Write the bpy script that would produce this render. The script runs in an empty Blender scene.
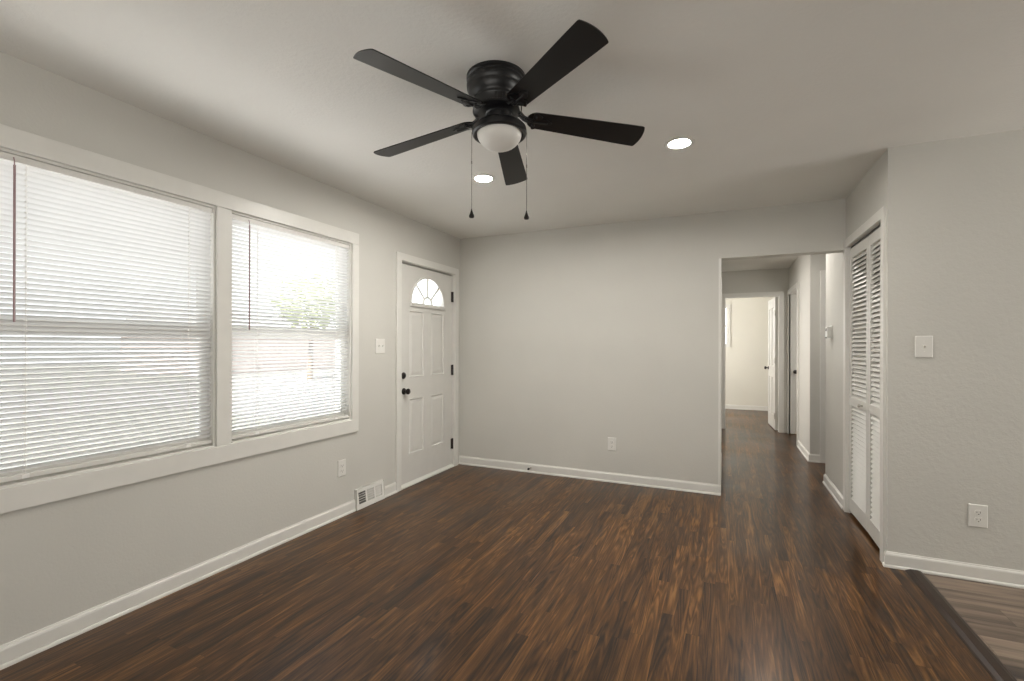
import bpy, bmesh, math, random
from mathutils import Vector, Matrix

# ------------------------------------------------------------------ camera
S = bpy.context.scene
COL = S.collection
YAW = math.radians(24.17)
cam_data = bpy.data.cameras.new('camera')
cam = bpy.data.objects.new('camera', cam_data)
COL.objects.link(cam)
cam_data.sensor_width = 36.0
cam_data.lens = 471.0 / 1024.0 * 36.0
cam_data.shift_y = 5.41 / 1024.0
cam_data.clip_start = 0.05
cam_data.clip_end = 300
cam.location = (2.6103, -4.4368, 1.2796)
cam.rotation_euler = (Matrix.Rotation(YAW, 3, 'Z') @ Matrix.Rotation(math.pi / 2, 3, 'X')
                      @ Matrix.Rotation(math.radians(0.124), 3, 'Z')).to_euler()
S.camera = cam

# ------------------------------------------------------------------ exposure
S.view_settings.view_transform = 'Standard'
S.view_settings.look = 'None'
S.view_settings.gamma = 1.0
S.view_settings.exposure = 0.0
S.view_settings.use_curve_mapping = False
try:
    S.cycles.use_denoising = True
    S.cycles.max_bounces = 14
    S.cycles.diffuse_bounces = 8
    S.cycles.transmission_bounces = 10
    S.cycles.transparent_max_bounces = 16
    S.cycles.sample_clamp_indirect = 20.0
except Exception:
    pass

# ------------------------------------------------------------------ sky (bright overcast day)
W = bpy.data.worlds.new('overcast_sky')
S.world = W
W.use_nodes = True
bg = W.node_tree.nodes['Background']
bg.inputs[0].default_value = (0.93, 0.97, 1.0, 1)
bg.inputs[1].default_value = 2.6


def area(name, loc, direction, sx, sy, power, color):
    d = bpy.data.lights.new(name, 'AREA')
    d.shape = 'RECTANGLE'
    d.size, d.size_y = sx, sy
    d.energy = power
    d.color = color
    o = bpy.data.objects.new(name, d)
    COL.objects.link(o)
    o.location = loc
    o.rotation_euler = Vector(direction).to_track_quat('-Z', 'Y').to_euler()
    return o


WARM = (1.0, 0.97, 0.915)
# sunlight along the front of the house: it lights the ground outside, not the room directly
sun_d = bpy.data.lights.new('sun', 'SUN')
sun_d.energy = 36.0
sun_d.angle = math.radians(3)
sun_d.color = (1.0, 0.97, 0.95)
sun = bpy.data.objects.new('sun', sun_d)
COL.objects.link(sun)
sun.rotation_euler = Vector((-0.06, 0.75, -1.0)).to_track_quat('-Z', 'Y').to_euler()
# added fill lights, out of view, standing in for daylight; their walls have no windows
area('rear_fill_light', (1.9, -6.5, 1.30), (0.0, 1, 1.3), 3.4, 1.9, 82, WARM)  # added fill, aimed up to brighten the ceiling
area('kitchen_fill_light', (6.85, -2.0, 1.4), (-1, 0.0, 0.1), 1.7, 1.6, 62, WARM)
area('bedroom_fill_light', (1.25, 5.0, 1.5), (1, 0, 0), 1.5, 1.3, 56, (1.0, 0.97, 0.92))
area('bath_fill_light', (1.25, 2.1, 1.5), (1, 0, 0), 1.0, 1.0, 48, (1.0, 0.95, 0.90))
area('side_room_fill_light', (4.38, 2.5, 1.5), (-1, 0.45, 0), 0.9, 1.1, 16, (1.0, 0.96, 0.90))  # added to brighten the door leaf off the hall
# unseen light behind the header, added to brighten the hall
area('hall_fill_light', (3.03, 0.95, 2.425), (0, 0, -1), 0.14, 0.14, 14, (1.0, 0.95, 0.89))

H = 2.44
XC = 3.484      # closet wall plane
YR = -1.035     # right wall plane (the one with the switch)
HL = 2.575      # hall left wall plane
HR = 3.49       # hall right wall plane


# ------------------------------------------------------------------ materials
def new_mat(name):
    m = bpy.data.materials.new(name)
    m.use_nodes = True
    nt = m.node_tree
    return m, nt, nt.nodes['Principled BSDF']


def N(nt, t, **kw):
    n = nt.nodes.new(t)
    for k, v in kw.items():
        setattr(n, k, v)
    return n


def setv(n, **kw):
    for k, v in kw.items():
        n.inputs[k.replace('_', ' ')].default_value = v


def mathn(nt, op, a, b=None, c=None):
    n = N(nt, 'ShaderNodeMath', operation=op)
    for i, x in enumerate((a, b, c)):
        if x is None:
            continue
        if isinstance(x, (int, float)):
            n.inputs[i].default_value = x
        else:
            nt.links.new(x, n.inputs[i])
    return n.outputs[0]


def ramp(nt, fac, stops, interp='LINEAR'):
    r = N(nt, 'ShaderNodeValToRGB')
    r.color_ramp.interpolation = interp
    e = r.color_ramp.elements
    while len(e) < len(stops):
        e.new(0.5)
    for el, (p, c) in zip(e, stops):
        el.position = p
        el.color = (*c, 1) if len(c) == 3 else c
    nt.links.new(fac, r.inputs[0])
    return r.outputs[0]


def mixc(nt, kind, fac, a, b):
    n = N(nt, 'ShaderNodeMix', data_type='RGBA', blend_type=kind)
    for sock, x in ((n.inputs[0], fac), (n.inputs[6], a), (n.inputs[7], b)):
        if isinstance(x, (int, float)):
            sock.default_value = x
        elif isinstance(x, tuple):
            sock.default_value = (*x, 1)
        else:
            nt.links.new(x, sock)
    return n.outputs[2]


def plaster(name, col, bump_scale, bump, rough=0.75, var=0.03):
    m, nt, b = new_mat(name)
    tc = N(nt, 'ShaderNodeTexCoord')
    n1 = N(nt, 'ShaderNodeTexNoise')
    setv(n1, Scale=bump_scale, Detail=4.0, Roughness=0.6)
    nt.links.new(tc.outputs['Object'], n1.inputs['Vector'])
    n2 = N(nt, 'ShaderNodeTexNoise')
    setv(n2, Scale=1.3, Detail=3.0)
    nt.links.new(tc.outputs['Object'], n2.inputs['Vector'])
    lo = tuple(c * (1 - var) for c in col)
    hi = tuple(min(1, c * (1 + var)) for c in col)
    nt.links.new(ramp(nt, n2.outputs[0], [(0.3, lo), (0.7, hi)]), b.inputs['Base Color'])
    bp = N(nt, 'ShaderNodeBump')
    setv(bp, Strength=bump, Distance=0.004)
    nt.links.new(n1.outputs[0], bp.inputs['Height'])
    nt.links.new(bp.outputs[0], b.inputs['Normal'])
    setv(b, Roughness=rough)
    return m


def plain(name, col, rough=0.5, metal=0.0, spec=0.5, coat=0.0, nscale=40.0, var=0.04, bump=0.0):
    m, nt, b = new_mat(name)
    tc = N(nt, 'ShaderNodeTexCoord')
    n1 = N(nt, 'ShaderNodeTexNoise')
    setv(n1, Scale=nscale, Detail=3.0)
    nt.links.new(tc.outputs['Object'], n1.inputs['Vector'])
    lo = tuple(c * (1 - var) for c in col)
    hi = tuple(min(1, c * (1 + var)) for c in col)
    nt.links.new(ramp(nt, n1.outputs[0], [(0.3, lo), (0.7, hi)]), b.inputs['Base Color'])
    setv(b, Roughness=rough, Metallic=metal)
    b.inputs['Specular IOR Level'].default_value = spec
    b.inputs['Coat Weight'].default_value = coat
    if bump:
        bp = N(nt, 'ShaderNodeBump')
        setv(bp, Strength=bump, Distance=0.002)
        nt.links.new(n1.outputs[0], bp.inputs['Height'])
        nt.links.new(bp.outputs[0], b.inputs['Normal'])
    return m


def planks(name, along, width, length, stops, grain, rough0, rough1, coat, seam, gscale=1.0):
    """Wooden boards. along = 'X' or 'Y', the direction the boards run."""
    m, nt, b = new_mat(name)
    tc = N(nt, 'ShaderNodeTexCoord')
    sp = N(nt, 'ShaderNodeSeparateXYZ')
    nt.links.new(tc.outputs['Object'], sp.inputs[0])
    L, A = (sp.outputs[1], sp.outputs[0]) if along == 'Y' else (sp.outputs[0], sp.outputs[1])
    rowf = mathn(nt, 'DIVIDE', A, width)
    row = mathn(nt, 'FLOOR', rowf)
    wr = N(nt, 'ShaderNodeTexWhiteNoise', noise_dimensions='1D')
    nt.links.new(row, wr.inputs['W'])
    lf = mathn(nt, 'ADD', mathn(nt, 'DIVIDE', L, length), mathn(nt, 'MULTIPLY', wr.outputs[0], 7.31))
    pl = mathn(nt, 'FLOOR', lf)
    cb = N(nt, 'ShaderNodeCombineXYZ')
    nt.links.new(row, cb.inputs[0])
    nt.links.new(pl, cb.inputs[1])
    wn = N(nt, 'ShaderNodeTexWhiteNoise', noise_dimensions='3D')
    nt.links.new(cb.outputs[0], wn.inputs['Vector'])
    pid = wn.outputs[0]
    # grain coordinates: stretched along the board, shifted per board
    gc = N(nt, 'ShaderNodeCombineXYZ')
    nt.links.new(mathn(nt, 'MULTIPLY', A, 26.0 * gscale), gc.inputs[0])
    nt.links.new(mathn(nt, 'MULTIPLY', L, 1.7 * gscale), gc.inputs[1])
    nt.links.new(mathn(nt, 'MULTIPLY', pid, 43.0), gc.inputs[2])
    g1 = N(nt, 'ShaderNodeTexNoise')
    setv(g1, Scale=1.0, Detail=6.0, Roughness=0.62, Distortion=1.2)
    nt.links.new(gc.outputs[0], g1.inputs['Vector'])
    # cathedral grain: bands from a stretched noise
    c1 = N(nt, 'ShaderNodeTexNoise')
    setv(c1, Scale=0.42, Detail=2.0, Distortion=0.5)
    nt.links.new(gc.outputs[0], c1.inputs['Vector'])
    bands = mathn(nt, 'FRACT', mathn(nt, 'MULTIPLY', c1.outputs[0], 14.0))
    bands = mathn(nt, 'ABSOLUTE', mathn(nt, 'SUBTRACT', bands, 0.5))
    # fine pores
    fc = N(nt, 'ShaderNodeCombineXYZ')
    nt.links.new(mathn(nt, 'MULTIPLY', A, 340.0), fc.inputs[0])
    nt.links.new(mathn(nt, 'MULTIPLY', L, 9.0), fc.inputs[1])
    f1 = N(nt, 'ShaderNodeTexNoise')
    setv(f1, Scale=1.0, Detail=2.0)
    nt.links.new(fc.outputs[0], f1.inputs['Vector'])
    t = mathn(nt, 'ADD', mathn(nt, 'MULTIPLY', pid, grain[0]), mathn(nt, 'MULTIPLY', g1.outputs[0], grain[1]))
    t = mathn(nt, 'ADD', t, mathn(nt, 'MULTIPLY', bands, grain[2]))
    t = mathn(nt, 'ADD', t, mathn(nt, 'MULTIPLY', f1.outputs[0], grain[3]))
    col = ramp(nt, t, stops)
    # worn and blotchy stain, in patches that have a shape of their own
    big = N(nt, 'ShaderNodeTexNoise')
    setv(big, Scale=1.15, Detail=4.0, Roughness=0.55, Distortion=0.6)
    nt.links.new(tc.outputs['Object'], big.inputs['Vector'])
    col = mixc(nt, 'MULTIPLY', 0.75, col, ramp(nt, big.outputs[0], [(0.36, (0.66, 0.62, 0.62)), (0.62, (1.15, 1.1, 1.05))]))
    # seams between boards
    fr = mathn(nt, 'FRACT', rowf)
    e1 = mathn(nt, 'LESS_THAN', fr, seam / width)
    fl = mathn(nt, 'FRACT', lf)
    e2 = mathn(nt, 'LESS_THAN', fl, seam / length)
    edge = mathn(nt, 'MAXIMUM', e1, e2)
    col = mixc(nt, 'MIX', mathn(nt, 'MULTIPLY', edge, 0.75), col, (0.010, 0.006, 0.004))
    nt.links.new(col, b.inputs['Base Color'])
    rr = N(nt, 'ShaderNodeMapRange')
    setv(rr, From_Min=0.35, From_Max=0.65, To_Min=rough0, To_Max=rough1)
    nt.links.new(mathn(nt, 'ADD', mathn(nt, 'MULTIPLY', big.outputs[0], 0.8), mathn(nt, 'MULTIPLY', g1.outputs[0], 0.2)), rr.inputs[0])
    nt.links.new(rr.outputs[0], b.inputs['Roughness'])
    b.inputs['Specular IOR Level'].default_value = 0.26
    b.inputs['Coat Weight'].default_value = coat
    b.inputs['Coat Roughness'].default_value = 0.14
    bp = N(nt, 'ShaderNodeBump')
    setv(bp, Strength=0.05, Distance=0.001)
    hgt = mathn(nt, 'SUBTRACT', mathn(nt, 'MULTIPLY', g1.outputs[0], 0.5), mathn(nt, 'MULTIPLY', edge, 0.5))
    nt.links.new(hgt, bp.inputs['Height'])
    nt.links.new(bp.outputs[0], b.inputs['Normal'])
    return m


def glass_mat(name):
    m = bpy.data.materials.new(name)
    m.use_nodes = True
    nt = m.node_tree
    nt.nodes.remove(nt.nodes['Principled BSDF'])
    out = nt.nodes['Material Output']
    tr = N(nt, 'ShaderNodeBsdfTransparent')
    tr.inputs[0].default_value = (0.93, 0.95, 0.94, 1)
    gl = N(nt, 'ShaderNodeBsdfGlossy')
    gl.inputs['Roughness'].default_value = 0.03
    mx = N(nt, 'ShaderNodeMixShader')
    fr = N(nt, 'ShaderNodeFresnel')
    fr.inputs[0].default_value = 1.45
    nt.links.new(fr.outputs[0], mx.inputs[0])
    nt.links.new(tr.outputs[0], mx.inputs[1])
    nt.links.new(gl.outputs[0], mx.inputs[2])
    nt.links.new(mx.outputs[0], out.inputs[0])
    return m


def sheet_mat(name, col, trans, tcol):
    """thin slat that lets some daylight through"""
    m = bpy.data.materials.new(name)
    m.use_nodes = True
    nt = m.node_tree
    b = nt.nodes['Principled BSDF']
    out = nt.nodes['Material Output']
    setv(b, Roughness=0.45)
    tc = N(nt, 'ShaderNodeTexCoord')
    n1 = N(nt, 'ShaderNodeTexNoise')
    setv(n1, Scale=6.0)
    nt.links.new(tc.outputs['Object'], n1.inputs['Vector'])
    nt.links.new(ramp(nt, n1.outputs[0], [(0.3, tuple(c * 0.97 for c in col)), (0.7, col)]), b.inputs['Base Color'])
    t = N(nt, 'ShaderNodeBsdfTranslucent')
    t.inputs[0].default_value = (*tcol, 1)
    mx = N(nt, 'ShaderNodeMixShader')
    mx.inputs[0].default_value = trans
    nt.links.new(b.outputs[0], mx.inputs[1])
    nt.links.new(t.outputs[0], mx.inputs[2])
    nt.links.new(mx.outputs[0], out.inputs[0])
    return m


def emit_mat(name, col, strength):
    m, nt, b = new_mat(name)
    setv(b, Roughness=0.4)
    b.inputs['Base Color'].default_value = (0.9, 0.9, 0.88, 1)
    b.inputs['Emission Color'].default_value = (*col, 1)
    b.inputs['Emission Strength'].default_value = strength
    return m


M = {}
M['wall'] = plaster('greige_wall_paint', (0.570, 0.560, 0.522), 70.0, 0.25, 0.6)
M['wall_tex'] = plaster('greige_textured_wall_paint', (0.570, 0.560, 0.522), 45.0, 0.5, 0.55)
M['ceiling'] = plaster('ceiling_paint', (0.74, 0.73, 0.695), 55.0, 0.55, 0.8)
M['cream'] = plaster('cream_wall_paint', (0.72, 0.70, 0.63), 70.0, 0.2, 0.7)
M['trim'] = plain('white_trim_paint', (0.69, 0.68, 0.645), 0.35, nscale=12, var=0.02)
M['door'] = plain('white_door_paint', (0.63, 0.62, 0.588), 0.38, nscale=9, var=0.02)
M['plate'] = plain('white_plastic_plate', (0.72, 0.71, 0.675), 0.3, nscale=20, var=0.02)
M['black'] = plain('satin_black_metal', (0.007, 0.007, 0.008), 0.36, spec=0.5)
M['blade'] = plain('satin_black_blade', (0.006, 0.006, 0.0065), 0.40, spec=0.42, nscale=8)
M['dark_hw'] = plain('dark_bronze_hardware', (0.018, 0.014, 0.012), 0.32, metal=0.3)
M['dark'] = plain('duct_shade_paint', (0.03, 0.028, 0.026), 0.9)
M['slot'] = plain('outlet_slot', (0.10, 0.09, 0.085), 0.6)
M['steel'] = plain('brushed_steel', (0.55, 0.53, 0.5), 0.35, metal=0.9)
M['chain'] = plain('dull_chain_metal', (0.22, 0.20, 0.18), 0.4, metal=0.6)
M['rail'] = plain('blind_rail_metal', (0.70, 0.69, 0.66), 0.4)
M['slat'] = sheet_mat('white_blind_slat', (0.82, 0.825, 0.825), 0.09, (0.85, 0.84, 0.83))
M['cord'] = plain('white_cord', (0.85, 0.84, 0.82), 0.6)
M['wand'] = plain('mauve_plastic_wand', (0.30, 0.20, 0.205), 0.25)
M['glass'] = glass_mat('window_glass')
M['globe'] = plain('frosted_white_glass', (0.74, 0.725, 0.69), 0.55, nscale=5, var=0.01)
M['can_lens'] = emit_mat('lit_lens', (1.0, 0.96, 0.89), 780.0)
M['oak'] = planks('dark_stained_oak', 'Y', 0.0572, 0.85,
                  [(0.44, (0.013, 0.0052, 0.0012)), (0.57, (0.047, 0.0195, 0.0042)), (0.68, (0.088, 0.0380, 0.0088)), (0.84, (0.195, 0.094, 0.026))],
                  (0.15, 0.80, 0.30, 0.14), 0.285, 0.40, 0.22, 0.0010)
M['vinyl'] = planks('grey_brown_vinyl_plank', 'X', 0.152, 1.22,
                    [(0.40, (0.050, 0.043, 0.040)), (0.56, (0.120, 0.094, 0.076)), (0.78, (0.25, 0.20, 0.158))],
                    (0.22, 1.00, 0.12, 0.06), 0.42, 0.55, 0.0, 0.0014, 0.42)
M['strip'] = planks('dark_oak_strip', 'Y', 0.3, 3.0,
                    [(0.2, (0.014, 0.008, 0.006)), (0.6, (0.036, 0.021, 0.014)), (0.9, (0.065, 0.040, 0.026))],
                    (0.1, 0.8, 0.1, 0.1), 0.3, 0.4, 0.1, 0.0)
M['lawn'] = plain('pale_dry_lawn', (0.080, 0.080, 0.070), 0.9, nscale=3, var=0.3)
M['concrete'] = plain('pale_concrete', (0.56, 0.55, 0.545), 0.9, nscale=2, var=0.08)
M['asphalt'] = plain('worn_grey_asphalt', (0.085, 0.082, 0.082), 0.9, nscale=2, var=0.1)
M['leaf'] = plain('yellow_green_leaves', (0.42, 0.46, 0.22), 0.8, nscale=4, var=0.3)
M['bark'] = plain('brown_bark', (0.12, 0.09, 0.06), 0.9, nscale=12, var=0.3)
M['brick'] = plain('pinkish_brick', (0.52, 0.42, 0.39), 0.9, nscale=5, var=0.15)
M['shingle'] = plain('grey_shingle', (0.22, 0.215, 0.21), 0.9, nscale=6, var=0.2)


# ------------------------------------------------------------------ mesh helpers
class MB:
    def __init__(self):
        self.bm = bmesh.new()

    def box(self, x0, x1, y0, y1, z0, z1, bev=0.0):
        x0, x1 = sorted((x0, x1)); y0, y1 = sorted((y0, y1)); z0, z1 = sorted((z0, z1))
        vs = [self.bm.verts.new((x, y, z)) for x in (x0, x1) for y in (y0, y1) for z in (z0, z1)]
        fs = [self.bm.faces.new([vs[i] for i in f]) for f in
              ((0, 1, 3, 2), (4, 6, 7, 5), (0, 4, 5, 1), (2, 3, 7, 6), (0, 2, 6, 4), (1, 5, 7, 3))]
        if bev:
            ed = list({e for f in fs for e in f.edges})
            bmesh.ops.bevel(self.bm, geom=ed, offset=bev, segments=2, affect='EDGES', profile=0.6)
        return self

    def quad(self, *pts):
        self.bm.faces.new([self.bm.verts.new(p) for p in pts])
        return self

    def tube(self, pts, r, n=8, cap=True):
        pts = [Vector(p) for p in pts]
        rs = r if isinstance(r, (list, tuple)) else [r] * len(pts)
        rings = []
        up = None
        for i, p in enumerate(pts):
            t = (pts[min(i + 1, len(pts) - 1)] - pts[max(i - 1, 0)]).normalized()
            if up is None:
                up = Vector((0, 0, 1)) if abs(t.z) < 0.9 else Vector((1, 0, 0))
            a = t.cross(up).normalized()
            b2 = a.cross(t).normalized()
            up = b2
            rings.append([self.bm.verts.new(p + (a * math.cos(2 * math.pi * k / n) + b2 * math.sin(2 * math.pi * k / n)) * rs[i])
                          for k in range(n)])
        for r0, r1 in zip(rings, rings[1:]):
            for k in range(n):
                self.bm.faces.new([r0[k], r0[(k + 1) % n], r1[(k + 1) % n], r1[k]])
        if cap:
            self.bm.faces.new(rings[0][::-1]); self.bm.faces.new(rings[-1])
        return self

    def lathe(self, prof, n=48, mat=None):
        """prof: list of (r, z); revolved about local z, then moved by mat"""
        mat = mat or Matrix.Identity(4)
        rings = []
        for r, z in prof:
            if r < 1e-6:
                rings.append([self.bm.verts.new(mat @ Vector((0, 0, z)))])
            else:
                rings.append([self.bm.verts.new(mat @ Vector((r * math.cos(2 * math.pi * k / n), r * math.sin(2 * math.pi * k / n), z)))
                              for k in range(n)])
        for a, b in zip(rings, rings[1:]):
            if len(a) == 1 and len(b) == 1:
                continue
            for k in range(n):
                k2 = (k + 1) % n
                if len(a) == 1:
                    self.bm.faces.new([a[0], b[k2], b[k]])
                elif len(b) == 1:
                    self.bm.faces.new([a[k], a[k2], b[0]])
                else:
                    self.bm.faces.new([a[k], a[k2], b[k2], b[k]])
        return self

    def prism(self, poly, f0, f1):
        """poly: 2D points; f0, f1 map a 2D point to the two ends"""
        a = [self.bm.verts.new(f0(*p)) for p in poly]
        b = [self.bm.verts.new(f1(*p)) for p in poly]
        self.bm.faces.new(a[::-1]); self.bm.faces.new(b)
        n = len(poly)
        for k in range(n):
            self.bm.faces.new([a[k], a[(k + 1) % n], b[(k + 1) % n], b[k]])
        return self

    def loops(self, loops, close=False):
        """bridge closed loops of equal length"""
        vl = [[self.bm.verts.new(p) for p in l] for l in loops]
        n = len(vl[0])
        for a, b in zip(vl, vl[1:] + ([vl[0]] if close else [])):
            for k in range(n):
                self.bm.faces.new([a[k], a[(k + 1) % n], b[(k + 1) % n], b[k]])
        return vl

    def build(self, name, mat, parent=None, smooth=None):
        bmesh.ops.recalc_face_normals(self.bm, faces=self.bm.faces[:])
        me = bpy.data.meshes.new(name)
        self.bm.to_mesh(me)
        self.bm.free()
        me.materials.append(mat)
        o = bpy.data.objects.new(name, me)
        COL.objects.link(o)
        if parent is not None:
            o.parent = parent
        if smooth is not None:
            me.polygons.foreach_set('use_smooth', [True] * len(me.polygons))
            try:
                me.set_sharp_from_angle(angle=math.radians(smooth))
            except Exception:
                pass
        return o


def tag(o, label, cat, group=None, kind=None):
    o['label'] = label
    o['category'] = cat
    if group:
        o['group'] = group
    if kind:
        o['kind'] = kind
    return o


def empty(name, loc, label, cat, group=None, kind=None):
    o = bpy.data.objects.new(name, None)
    o.empty_display_size = 0.1
    COL.objects.link(o)
    o.location = loc
    return tag(o, label, cat, group, kind)


def holes_boxes(mb, a0, a1, z0, z1, holes, put):
    """cut the rectangle a0..a1 x z0..z1 into cells and leave the holes open"""
    As = sorted({a0, a1, *[h[0] for h in holes], *[h[1] for h in holes]})
    Zs = sorted({z0, z1, *[h[2] for h in holes], *[h[3] for h in holes]})
    As = [a for a in As if a0 <= a <= a1]; Zs = [z for z in Zs if z0 <= z <= z1]
    for p, q in zip(As, As[1:]):
        run = None
        for r, s in zip(Zs, Zs[1:]):
            ca, cz = (p + q) / 2, (r + s) / 2
            if any(h[0] < ca < h[1] and h[2] < cz < h[3] for h in holes):
                if run:
                    put(p, q, *run); run = None
            else:
                run = (run[0], s) if run else (r, s)
        if run:
            put(p, q, *run)


def wall_x(name, x0, x1, y0, y1, mat, label, holes=(), z0=0.0, z1=H):
    """wall whose faces look along X"""
    mb = MB()
    holes_boxes(mb, y0, y1, z0, z1, holes, lambda p, q, r, s: mb.box(x0, x1, p, q, r, s))
    return tag(mb.build(name, mat), label, 'wall', kind='structure')


def wall_y(name, x0, x1, y0, y1, mat, label, holes=(), z0=0.0, z1=H):
    mb = MB()
    holes_boxes(mb, x0, x1, z0, z1, holes, lambda p, q, r, s: mb.box(p, q, y0, y1, r, s))
    return tag(mb.build(name, mat), label, 'wall', kind='structure')


# ------------------------------------------------------------------ floor and ceiling
fl = MB()
poly = [(-0.16, -6.75), (3.60, -6.75), (3.60, YR), (7.1, YR), (7.1, 6.5), (-0.16, 6.5)]
fl.prism(poly, lambda x, y: (x, y, -0.12), lambda x, y: (x, y, 0.0))
tag(fl.build('floor', M['oak']), 'dark stained narrow oak strip floor running from the room into the hall', 'floor', kind='structure')
fk = MB().box(3.60, 7.1, -6.75, YR, -0.12, -0.002)
tag(fk.build('floor_kitchen', M['vinyl']), 'grey brown vinyl plank floor in the corner beyond the dark strip', 'floor', kind='structure')
tag(MB().box(-0.16, 7.1, -6.75, 6.5, H, H + 0.12).build('ceiling', M['ceiling']),
    'lightly textured pale ceiling of the room and the hall', 'ceiling', kind='structure')

# ------------------------------------------------------------------ walls
W1 = (-3.672, -2.700, 0.708, 2.062)
W2 = (-2.615, -1.642, 0.708, 2.062)
D1 = (-1.040, -0.118, 0.0, 2.040)
wall_x('wall_left', -0.15, 0.0, -6.75, 0.12, M['wall'], 'greige left wall that holds the twin windows and the front door', (W1, W2, D1))
mb = MB()
mb.box(0.0, HL - 0.003, 0.0, 0.12, 0, H)
mb.box(HL - 0.003, XC, 0.0, 0.12, 2.037, H)
tag(mb.build('wall_back', M['wall']), 'greige back wall with the outlet, ending at the hall opening and its header', 'wall', kind='structure')
CD = (-0.957, -0.058, 0.0, 2.050)
wall_x('wall_closet', XC, XC + 0.10, YR, 0.79, M['wall_tex'], 'greige wall between room and hall that holds the louvered closet', (CD,))
wall_y('wall_right', XC + 0.10, 7.1, YR, YR + 0.10, M['wall_tex'], 'greige textured right wall with the single light switch')
wall_y('wall_passage', XC + 0.10, 5.3, 0.69, 0.79, M['wall'], 'greige wall behind the closet along the side passage')
wall_x('wall_closet_inside', 4.25, 4.35, YR + 0.1, 0.69, M['wall'], 'greige inner wall of the closet behind the louvered doors')
wall_x('wall_passage_end', 5.3, 5.4, 0.69, 3.7, M['wall'], 'greige wall closing the side passage')
PD = (3.655, 4.40, 0.0, 2.045)
wall_y('wall_passage_far', HR, 5.3, 1.70, 1.80, M['wall'], 'narrow greige wall facing the room beside the hall', (PD,))
HD = (2.612, 3.540, 0.0, 2.050)
wall_x('wall_hall_right', HR, HR + 0.11, 1.80, 3.6, M['wall'], 'pale right wall of the hall with a white door frame', (HD,))
wall_x('wall_alcove', 4.4, 4.5, 1.8, 3.6, M['wall'], 'greige wall inside the room off the hall')
BD = (1.78, 2.46, 0.0, 2.045)
wall_x('wall_hall_left', HL - 0.12, HL, 0.12, 3.6, M['wall'], 'left wall of the hall seen edge on', (BD,))
ED = (2.632, 3.372, 0.0, 2.040)
wall_y('wall_hall_end', HL - 0.12, 5.3, 3.6, 3.7, M['wall'], 'greige wall at the end of the hall above the bedroom doorway', (ED,))
FW = (1.90, 2.70, 1.30, 2.10)
wall_y('wall_bedroom_far', 1.1, 4.6, 6.2, 6.35, M['cream'], 'cream far wall of the bright bedroom beyond the hall', (FW,))
wall_x('wall_bedroom_left', 1.1, 1.2, 0.12, 6.2, M['cream'], 'cream left wall of the bedroom and bathroom')
wall_x('wall_bedroom_right', 4.5, 4.6, 3.7, 6.2, M['cream'], 'cream right wall of the bedroom')
wall_y('wall_bath', 1.2, HL - 0.12, 0.9, 1.0, M['cream'], 'cream wall of the bathroom off the hall')
wall_y('wall_rear', -0.15, 7.1, -6.75, -6.62, M['wall'], 'greige rear wall behind the camera')
wall_x('wall_kitchen', 6.97, 7.1, -6.62, YR, M['wall'], 'greige outer wall of the kitchen')


# ------------------------------------------------------------------ baseboards
PROF = [(0, 0), (0.020, 0), (0.0195, 0.008), (0.017, 0.013), (0.0125, 0.016), (0.0125, 0.070), (0.0105, 0.077), (0.006, 0.082), (0.0045, 0.088), (0, 0.088)]


def base_run(name, p, q, nrm, label, m0=0, m1=0):
    """baseboard from p to q (2D), profile growing along nrm; m0, m1: mitre slope at the ends"""
    p, q, n = Vector(p), Vector(q), Vector(nrm)
    t = (q - p).normalized()
    f0 = lambda a, z: (*(p + n * a - t * a * m0), z)
    f1 = lambda a, z: (*(q + n * a + t * a * m1), z)
    mb = MB().prism(PROF, f0, f1)
    return tag(mb.build(name, M['trim']), label, 'baseboard', kind='structure')


base_run('baseboard_left', (0, -6.62), (0, -1.606), (1, 0), 'long white baseboard under the twin windows')
base_run('baseboard_door', (0, -1.281), (0, -1.097), (1, 0), 'short white baseboard between the floor register and the front door')
base_run('baseboard_back', (0.0, 0), (2.592, 0), (0, -1), 'white baseboard along the back wall')
base_run('baseboard_closet', (XC, 0.012), (XC, 0.79), (-1, 0), 'white baseboard under the thermostat between closet and side passage', 0, 1)
base_run('baseboard_corner', (XC, YR), (XC, -1.018), (-1, 0), 'tiny white baseboard return at the closet corner', 1, 0)
base_run('baseboard_right', (XC, YR), (6.97, YR), (0, -1), 'white baseboard along the right wall', 1, 0)
base_run('baseboard_hall', (HR, 1.70), (HR, 2.548), (-1, 0), 'white baseboard on the right wall of the hall', 1, 0)
base_run('baseboard_passage', (HR, 1.70), (3.585, 1.70), (0, -1), 'short white baseboard facing the room beside the hall', 1, 0)
base_run('baseboard_bedroom', (1.2, 6.2), (4.5, 6.2), (0, -1), 'white baseboard on the far bedroom wall')
base_run('baseboard_hall_left', (HL, 0.12), (HL, 1.715), (1, 0), 'white baseboard on the left wall of the hall')

# white corner bead on the free end of the back wall
mb = MB().box(HL - 0.003, HL + 0.019, -0.004, 0.122, 0.0, 2.037, 0.002)
tag(mb.build('trim_opening', M['trim']), 'thin white corner strip on the end of the back wall at the hall opening', 'trim', kind='structure')


# ------------------------------------------------------------------ flat casings
def casing_x(name, x, d, y0, y1, ztop, w, label, zbot=0.0, legs=(1, 1)):
    """door casing on a wall whose face is at x and looks along d (+1/-1); opening y0..y1"""
    mb = MB()
    xa, xb = x, x + d * 0.016
    if legs[0]:
        mb.box(xa, xb, y0 - w, y0 + 0.004, zbot, ztop, 0.0025)
    if legs[1]:
        mb.box(xa, xb, y1 - 0.004, y1 + w, zbot, ztop, 0.0025)
    mb.box(xa, xb, y0 - w, y1 + w, ztop - 0.004, ztop + w, 0.0025)
    return tag(mb.build(name, M['trim']), label, 'trim', kind='structure')


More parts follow.
